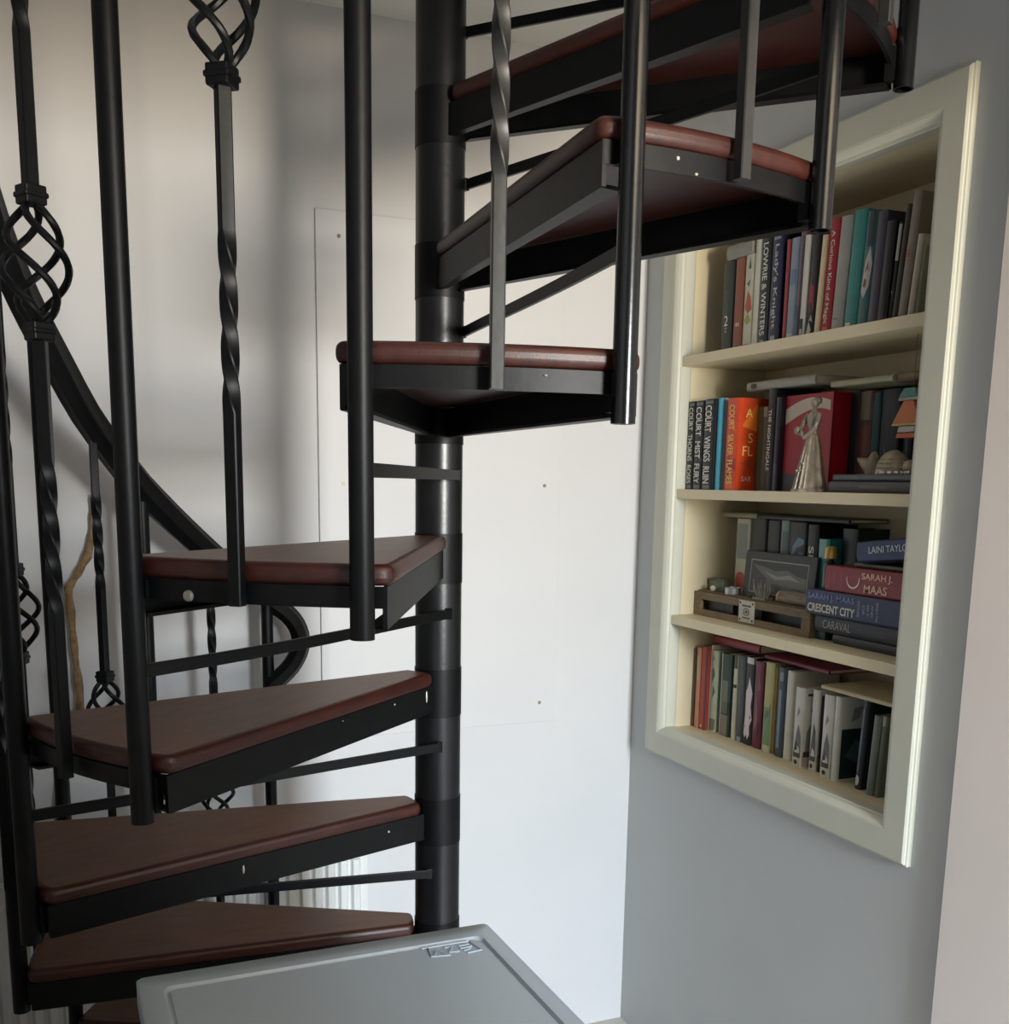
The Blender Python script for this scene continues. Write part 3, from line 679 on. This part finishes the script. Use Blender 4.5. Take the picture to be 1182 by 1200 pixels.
# statuette
stt = thing('statuette', 'silver grey statuette of a slender figure in a long gown, before the red book', 'figurine', (.838, .122, SH[2]))
sil = M('antique_silver_resin', '#9a9080', .42, metal=.25, var=.35, scale=60, bump=.4, bscale=150)
m = MB()
m.lathe([(.001, 0), (.036, 0), (.036, .004), (.032, .007), (.030, .014), (.027, .03), (.0235, .05), (.020, .07), (.0165, .09), (.0125, .106), (.0095, .114), (.001, .116)], n=40, flute=.07, nf=9)
R2 = Matrix.Diagonal((.75, 1, 1, 1))
m.lathe([(.008, .108), (.0095, .116), (.0125, .126), (.0155, .136), (.0170, .146), (.0150, .153), (.008, .159), (.0045, .164), (.0045, .168)], n=24, mat=R2)
m.ball((0, 0, .1755), .0092, n=16, sx=.95, sy=.85, sz=1.15)
m.ball((.006, -.002, .180), .008, n=12)
m.tube([(-.003, -.004, .1735), (-.0098, -.000, .1725), (-.0085, .0, .170)], .0012, n=6)
# gown folds
for a in (-2.6, -2.9, -3.3, -3.7): m.tube([(.033*math.cos(a), .033*math.sin(a), .006), (.022*math.cos(a), .022*math.sin(a), .06), (.010*math.cos(a), .010*math.sin(a), .112)], .0022, n=6)
body = m.build('body', sil, stt, smooth=True)
m = MB(); S2 = [1, .95, .8, .7, .6, .6]
m.tube([(0, .015, .152), (-.006, .021, .140), (-.009, .024, .128), (-.014, .019, .119), (-.018, .010, .112), (-.019, .004, .109)], .0058, n=10, scales=S2)
m.build('arm', sil, stt, smooth=True)
m = MB(); m.tube([(0, -.015, .152), (-.007, -.020, .140), (-.010, -.020, .128), (-.015, -.012, .118), (-.019, -.002, .110), (-.018, .006, .106)], .0058, n=10, scales=S2)
m.build('arm', sil, stt, smooth=True)
m = MB(); m.ball((-.015, .031, .122), .0065, n=12, sz=1.3); m.tube([(-.017, .016, .112), (-.016, .026, .117), (-.015, .031, .12)], .003, n=6); m.build('posy', sil, stt, smooth=True)
m = MB()
for i in range(7): m.ball((-.025-.002*(i % 2), -.006+.008*(i % 3), .014+.014*(i//2)), .0035, n=8)
m.build('gown_flowers', sil, stt, smooth=True)

# flat books under the shells, bead string, shells, ornament
lying('dark grey flat book at the bottom of the shell pile', g2, .832, .060, -.185, SH[2]+.0003, .021, .13, ('#4b4d50', [(.35, .65, .4, .6, '#7a5a66')], []))
lying('slimmer grey flat book directly under the shells', g2, .842, .060, -.18, SH[2]+.0220, .013, .12, ('#5a6065', [(.7, .98, .2, .7, '#6f767c')], []))
ZT = SH[2]+.0355
bd = MB()
for i in range(16): bd.ball((.848+.004*math.sin(i*1.9), -.055-.0062*i, ZT+.0030), .0030, n=8)
tag(bd.build('bead_string', M('pearl_white', '#f1efe8', .2, var=.03), smooth=True), 'short string of white beads on the edge of the grey flat book', 'beads')
shell_m = M('shell_cream', '#b5a88e', .45, var=.25, scale=40, bump=.4, bscale=60)
shell2 = M('shell_grey', '#8f8570', .5, var=.3, scale=50, bump=.5, bscale=80)
# conch-like cone shell: long tapering whorls lying on the book, tip to the left
t = thing('seashell', 'pointed cone seashell, leftmost on the grey flat books', 'seashell', (.878, .002, ZT))
prof = [(.0005, 0)]
for i in range(1, 29): z = .055*i/28; prof.append(((.0185*(i/28)**.8)*(1+.07*math.sin(i*1.5)), z))
prof.append((.012, .058)); prof.append((.001, .060))
m = MB(); m.lathe(prof, n=20, mat=Matrix.Translation((0, .034, .031)) @ Matrix.Rotation(math.radians(112), 4, 'X')); m.build('whorls', shell_m, t, smooth=True)
t = thing('seashell', 'small ribbed grey seashell between the cone shell and the clam', 'seashell', (.872, -.018, ZT))
def clam(nm, mt, t, a, b, c, nr, z=0):
    m = MB(); R_ = []
    n = 48
    for i in range(9):
        el = PI/2*i/8; ring = []
        for j in range(n):
            th = 2*PI*j/n; q = math.cos(el)*(1+.035*math.cos(nr*th))+.002
            ring.append((a*q*math.cos(th), b*q*math.sin(th), z+c*math.sin(el)))
        R_.append(ring)
    m.loft(R_); return m.build(nm, mt, t, smooth=True)
clam('upper_valve', shell2, t, .014, .016, .043, 14)
t = thing('seashell', 'large rounded banded clam shell, biggest on the grey flat books', 'seashell', (.880, -.062, ZT))
clam('upper_valve', shell_m, t, .030, .034, .045, 3)
m = MB()
for q in (.25, .45, .65): m.tube([(.0302*math.cos(q)*math.cos(2*PI*i/40), .0342*math.cos(q)*math.sin(2*PI*i/40), .0452*math.sin(q)) for i in range(41)], .0007, n=5)
m.build('growth_ring', shell2, t, smooth=True)
t = thing('seashell', 'small knobbly pale shell at the right of the clam', 'seashell', (.872, -.112, ZT))
m = MB(); m.ball((0, 0, .013), .013, n=14)
for i in range(7): a = i*.9; m.tube([(0, 0, .013), (-.008+.002*i, .017*math.cos(a), .013+.012*math.sin(a))], .0035, n=6, scales=[1.2, .4])
m.build('shell_body', shell_m, t, smooth=True)

on = thing('ornament', 'painted wooden ornament with teal cap and orange body hanging by the right frame', 'ornament', (.860, -.118, .214))
def tri(z0, z1, w0, w1, c, nm, d=.012):
    m = MB(); m.loft([[(-d, w0, z0), (d, w0, z0), (d, -w0, z0), (-d, -w0, z0)], [(-d*.8, w1, z1), (d*.8, w1, z1), (d*.8, -w1, z1), (-d*.8, -w1, z1)]]); return m.build(nm, M('paint_'+c[1:], c, .45, var=.08), on, bevel=.0012)
tri(.073, .088, .022, .014, '#4d8f83', 'cap'); tri(.066, .073, .024, .024, '#9fa39a', 'cap_brim'); tri(.026, .066, .034, .012, '#c56a3a', 'robe'); tri(.022, .027, .036, .035, '#d1b26a', 'robe_hem', .013)
tri(.010, .021, .020, .020, '#b9b4ac', 'belt'); tri(.0, .009, .023, .023, '#c05a3a', 'foot')
m = MB(); m.tube([(0, 0, .088), (0, 0, SH[1]-.023-.214)], .0006, n=5); m.build('hanging_thread', M('thread', '#6b6458', .8), on)

# third shelf: wooden crate
cr = thing('wooden_crate', 'low slatted wooden crate with a metal label plate, left on the third shelf', 'crate', (.866, .3455, SH[3]))
wd = M('weathered_wood', '#7a6850', .65, var=.22, scale=20, bump=.3, bscale=60, stretch=(10, 1.2, 10))
WY = .2175; HC = .058
m = MB(); m.box(0, .009, -WY, WY, 0, .016); m.box(0, .009, -WY, WY, .040, HC); m.build('front_slat', wd, cr, bevel=.001)
m = MB(); m.box(.0002, .0088, WY-.028, WY, .016, .040); m.build('corner_block', wd, cr)
m = MB(); m.box(.0002, .0088, -WY, -WY+.028, .016, .040); m.build('corner_block', wd, cr)
m = MB(); m.box(.009, .053, WY-.009, WY, 0, HC); m.box(.009, .053, -WY, -WY+.009, 0, HC); m.build('end_panel', wd, cr, bevel=.001)
m = MB(); m.box(.053, .061, -WY, WY, 0, HC); m.build('back_slat', wd, cr, bevel=.001)
m = MB(); m.box(.009, .053, -WY+.009, WY-.009, 0, .006); m.build('base_board', wd, cr)
m = MB(); m.box(-.0016, 0, -.028, .030, .006, .056); pl = m.build('label_plate', M('plate_cream', '#b8b3a2', .4, metal=.2, var=.12, scale=50), cr, bevel=.0006)
m = MB()
for y in (-.022, .024):
    for z in (.012, .050): m.ball((-.0018, y, z), .0026, n=8, sx=.5)
m.build('rivet', black_m, pl, smooth=True)
m = MB(); m.box(-.0021, -.0015, -.016, .018, .042, .046); m.box(-.0021, -.0015, -.013, .015, .015, .018)
m.tube([(-.0019, .001+.010*math.cos(i*PI/8), .030+.008*math.sin(i*PI/8)) for i in range(17)], .0009, n=5); m.ball((-.002, .001, .030), .004, n=8, sx=.2)
m.build('plate_print', ink('#4a4a48'), pl)
# contents seen through the slot
for i, (y, c, lab) in enumerate(((.13, '#15181b', 'dark folded card seen at the left of the crate slot'), (.03, '#111417', 'dark card in the middle of the crate, behind the metal plate'), (-.10, '#1a222b', 'blue-black card seen at the right of the crate slot'))):
    m = MB(); m.box(.884+.008*i, .890+.008*i, .3455+y-.05, .3455+y+.05, SH[3]+.0065, SH[3]+.043)
    m.box(.8835+.008*i, .884+.008*i, .3455+y-.02, .3455+y-.012, SH[3]+.012, SH[3]+.036)
    tag(m.build('card', K(c)), lab, 'card', 'cards inside the wooden crate')
# things on the crate: a thin lid tray carries them
tray = MB(); tray.box(.8765, .9270, .3455-.217, .3455+.217, SH[3]+.0583, SH[3]+.0603)
tag(tray.build('tray', wd), 'thin wooden tray lying on the crate under the small keepsakes', 'tray')
ZC = SH[3]+.0605
t = thing('tealight', 'silver cased tealight on the left of the crate', 'candle', (.896, .447, ZC))
m = MB(); m.lathe([(.001, 0), (.0185, 0), (.0192, .015), (.0185, .015), (.018, .012), (.001, .012)], n=28); m.build('metal_cup', M('aluminium', '#b9bcbb', .35, metal=.6, var=.05), t, smooth=True)
m = MB(); m.cyl(0, 0, .0115, .0125, .0178, n=24); m.cyl(0, 0, .0125, .019, .0008, n=6); m.build('wax', M('wax', '#d9d6cc', .5), t)
m = MB(); m.ball((.885, .512, ZC+.0075), .0075, n=14); tag(m.build('marble', M('pearl_ball', '#d5d0c2', .25), smooth=True), 'small pearly ball at the left end of the crate', 'marble')
t = thing('cardboard_box', 'small flat grey-green box at the back left of the crate', 'box', (.907, .518, ZC))
m = MB(); m.box(-.009, .009, -.03, .03, 0, .024); m.build('carton', K('#6b6f62'), t, bevel=.001)
m = MB(); m.box(-.0098, .0098, -.031, .031, .0242, .030); m.build('lid', K('#5d6156'), t, bevel=.001)
# log / roll
t = thing('driftwood', 'short peeled log with a pale cut end lying on the crate', 'driftwood', (.892, .196, ZC))
m = MB(); P = [(0, .060, .0135), (0, .03, .0135), (0, 0, .014), (0, -.03, .0135), (0, -.062, .0128)]
m.tube(P, .0142, n=18, scales=[.98, 1.02, .98, 1, .92]); m.build('bark', M('grey_bark', '#8a7f6d', .7, var=.35, scale=30, bump=.5, bscale=60, stretch=(8, 1, 8)), t, smooth=True)
m = MB(); m.tube([(0, .0602, .0135), (0, .067, .0133), (0, .069, .0132)], .0138, n=18, scales=[1, .93, .7]); m.build('cut_end', M('pale_cut_wood', '#cfa274', .6, var=.12), t, smooth=True)
# crystal / coral
t = thing('coral', 'small branching grey coral in front of the framed picture', 'coral', (.889, .325, ZC))
m = MB()
for i in range(9):
    y = -.026+.0065*i; hh2 = .022+.022*abs(math.sin(i*2.1+.6)); m.tube([(.004*math.sin(i), y*.7, 0), (.003*math.cos(i*2), y, hh2*.5), (.004*math.sin(i*3), y*1.05+.002*math.sin(i*5), hh2)], .0024, n=6, scales=[1.3, 1, .5])
m.box(-.010, .010, -.024, .022, -.0, .004)
m.build('coral_branches', M('pale_coral', '#8f8c7c', .5, var=.3, scale=60, bump=.4, bscale=100), t, smooth=True)
m = MB()
for i in range(12): m.ball((.895-.0, .385-.011*i+.003*math.sin(i*2), ZC+.003), .0028+.0008*(i % 3), n=8)
tag(m.build('pebbles', M('pebble_brown', '#7d6f58', .5, var=.4, scale=80), smooth=True), 'row of tiny brown pebbles along the crate top', 'pebbles')['kind'] = 'stuff'
# framed picture
pf = thing('framed_picture', 'dark framed landscape picture with a pale inner line, leaning in the crate', 'picture', (.905, .297, ZC+.0012), (0, math.radians(4), 0))
m = MB(); PW = .126; PH = .104
m.box(0, .010, -PW, PW, 0, PH); m.build('frame', K('#34373a', .5), pf, bevel=.002)
m = MB(); q = .102
for a in ((-q, q, .083, .0855), (-q, q, .010, .012), (q-.0022, q, .012, .083), (-q, -q+.0022, .012, .083)): m.box(-.0006, .001, *a)
m.build('inner_line', ink('#a9aca4'), pf)
m = MB(); m.box(-.0003, .001, -q+.003, q-.003, .0125, .0825, 0)
m.add([(-.0006, q-.004, 0.0750), (-.0006, .05, 0.0700), (-.0006, .01, 0.0630), (-.0006, -.03, 0.0680), (-.0006, -.07, 0.0560), (-.0006, -q+.004, 0.0540), (-.0006, -q+.004, 0.0140), (-.0006, q-.06, 0.0140), (-.0006, .04, 0.0450)], [(0, 1, 2, 3, 4, 5, 6, 7, 8)], 1)
m.add([(-.0009, .05, 0.0600), (-.0009, 0, 0.0520), (-.0009, -.04, 0.0580), (-.0009, -.08, 0.0450), (-.0009, -.04, 0.0480), (-.0009, .01, 0.0440)], [(0, 1, 2, 3, 4, 5)], 2)
m.add([(-.0009, .02, 0.0350), (-.0009, -.09, 0.0300), (-.0009, -.09, 0.0160), (-.0009, .0, 0.0160)], [(0, 1, 2, 3)], 3)
m.build('landscape', [ink('#3a3d3c'), ink('#6d6f6a'), ink('#9b9c95'), ink('#54564f')], pf)
# book lying on the upright books
lying('pale paged book with dark cover lying on the uprights of the third shelf', g3, .925, .555, .41, SH[3]+.2375, .012, .105, ('#8f8a76', [], []))
lying('dark book lying on the uprights at the middle of the third shelf', g3, .925, .405, .10, SH[3]+.2380, .010, .105, ('#1b1e20', [], []))
# bottle with gold cap
t = thing('perfume_bottle', 'tiny dark bottle with a gold cap beside the red book', 'bottle', (.893, .110, -.028))
m = MB(); m.lathe([(.001, -.05), (.012, -.05), (.0135, -.045), (.0135, .005), (.010, .014), (.006, .018), (.006, .024), (.001, .024)], n=24); m.build('bottle_glass', M('dark_bottle_glass', '#1a1712', .12, spec=.7), t, smooth=True)
m = MB(); m.lathe([(.001, .022), (.0125, .022), (.0125, .024), (.0115, .043), (.009, .046), (.001, .046)], n=24); m.build('cap', M('gold_cap', '#cfa860', .3, metal=.5, var=.1), t, smooth=True)
t.location.z = SH[3]+.0962+.05
# a small box carries the bottle
m = MB(); m.box(.880, .910, .095, .125, SH[3]+.0003, SH[3]+.0960); tag(m.build('gift_box', K('#223c40'), bevel=.001), 'narrow dark teal box standing behind the stack, under the gold-capped bottle', 'box')

# stack of lying books on the right
z = SH[3]+.0003
def stack(lab, X, yL, yR, z0, th, d, stl, yaw=0, roll=0): return lying(lab, g3, X, yL, yR, z0, th, d, stl, yaw=yaw, roll=roll)
b = stack('black flat book at the very bottom of the lying stack', .868, .058, -.165, z, .019, .15, ('#22262a', [(0, .9, .0, .5, '#33393d')], []))
b = stack('dark navy book titled CARAVAL, second from the bottom of the stack', .866, .112, -.16, z+.0193, .034, .15, ('#2a2f3c', [], []))
text_part('CARAVAL', 'spine_title', ink('#a9a9ac'), b.children[0], (-.0006, 0, .272-.066), (0, 0, -1), (0, -1, 0), .017, .082, bold=.0)
b = stack('thick navy blue CRESCENT CITY book in the middle of the lying stack', .856, .1335, -.152, z+.0536, .0505, .155, ('#27345c', [], []))
H3 = .2855
text_part('SARAH J. MAAS', 'author_name', ink('#7f93c8'), b.children[0], (-.0006, -.0120, H3-.076), (0, 0, -1), (0, -1, 0), .0155, .137, bold=.01)
text_part('CRESCENT CITY', 'spine_title', ink('#dfe0d2'), b.children[0], (-.0006, .0100, H3-.078), (0, 0, -1), (0, -1, 0), .0170, .140, bold=.025)
for j, (s, q) in enumerate((('HOUSE', .158), ('OF', .172), ('SKY', .184), ('AND', .196), ('BREATH', .209))):
    text_part(s, 'subtitle', ink('#a9b6d6'), b.children[0], (-.0006, 0, H3-q), (0, 1, 0), (0, 0, -1), .006, .010+.0042*len(s))
b = stack('thick red hardback with a crescent moon reading SARAH J. MAAS', .862, .0865, -.148, z+.1043, .0520, .155, ('#8e2c38', [], []))
H3 = .2345
text_part('SARAH J.', 'author_name', ink('#f0c9a6'), b.children[0], (-.0006, -.0110, H3-.148), (0, 0, -1), (0, -1, 0), .0160, .082, bold=.015)
text_part('MAAS', 'author_name', ink('#f0c9a6'), b.children[0], (-.0006, .0110, H3-.146), (0, 0, -1), (0, -1, 0), .0160, .062, bold=.015)
m = MB(); n = 20; cz = H3-.083
vo = [(-.0006, -.004+.0185*math.sin(-.25+3.64*i/n), cz+.0185*math.cos(-.25+3.64*i/n)) for i in range(n+1)]
vi = [(-.0006, -.0065+.0175*math.sin(-.10+3.34*i/n), cz+.0165*math.cos(-.10+3.34*i/n)) for i in range(n+1)]
m.add(vo+vi, [(i, i+1, n+2+i, n+1+i) for i in range(n)]); m.build('moon_emblem', ink('#efe6da'), b.children[0])
for s, q in (('HOUSE OF', .014), ('EARTH', .030), ('AND BLOOD', .050)):
    text_part(s, 'subtitle', ink('#c06a74'), b.children[0], (-.0006, 0, H3-q), (0, 1, 0), (0, 0, -1), .0055, .036 if q != .030 else .024)
b = stack('grey covered thin book between the red hardback and the top blue one', .885, .030, -.15, z+.1568, .009, .12, ('#6c6e66', [], []))
b = stack('blue hardback reading LAINI TAYLOR, topmost of the lying stack', .872, .012, -.155, z+.1860, .040, .13, ('#1d3566', [], []), roll=-math.radians(6.5))
text_part('LAINI TAYLOR', 'author_name', ink('#d9e0ea'), b.children[0], (-.0006, -.002, .167-.090), (0, 0, -1), (0, -1, 0), .013, .112, bold=.0)

# bottom shelf: lying books over the uprights
lying('red book lying on the uprights at the left of the bottom shelf', g4, .905, .530, .345, SH[4]+.2125, .020, .125, ('#8e2f35', [], []))
lying('maroon book lying on the uprights in the middle of the bottom shelf', g4, .900, .318, .10, SH[4]+.2075, .010, .125, ('#7a1f38', [], []))
lying('cream slab of pages lying over the comic books on the bottom shelf', g4, .868, .082, -.175, SH[4]+.1840, .009, .15, ('#cdbf9c', [], []))

# ------------------------------------------------------------------ light
def area(name, loc, target, sx, sy, e, col):
    l = bpy.data.lights.new(name, 'AREA'); l.shape = 'RECTANGLE'; l.size = sx; l.size_y = sy; l.energy = e; l.color = col
    o = bpy.data.objects.new(name, l); COL.objects.link(o); o.location = loc
    d = Vector(target)-Vector(loc); o.rotation_euler = d.to_track_quat('-Z', 'Y').to_euler(); return o
LK = (.45, -3.3, .25)
o = area('window_sky_light', LK, (-.05, .73, -3.2), .5, .75, 88, (.74, .87, 1)); o.data.spread = math.radians(112)
o = area('window_ground_bounce', (LK[0], LK[1]+.01, LK[2]), (-.05, .73, 3.6), .5, .75, 76, (1, .82, .58)); o.data.spread = math.radians(112)
w = bpy.data.worlds.new('world'); sc.world = w; w.use_nodes = True
w.node_tree.nodes['Background'].inputs[0].default_value = (.95, .97, 1, 1); w.node_tree.nodes['Background'].inputs[1].default_value = .6
sc.view_settings.view_transform = 'Standard'; sc.view_settings.look = 'None'; sc.view_settings.exposure = .06; sc.view_settings.gamma = 1
sc.view_settings.use_curve_mapping = False
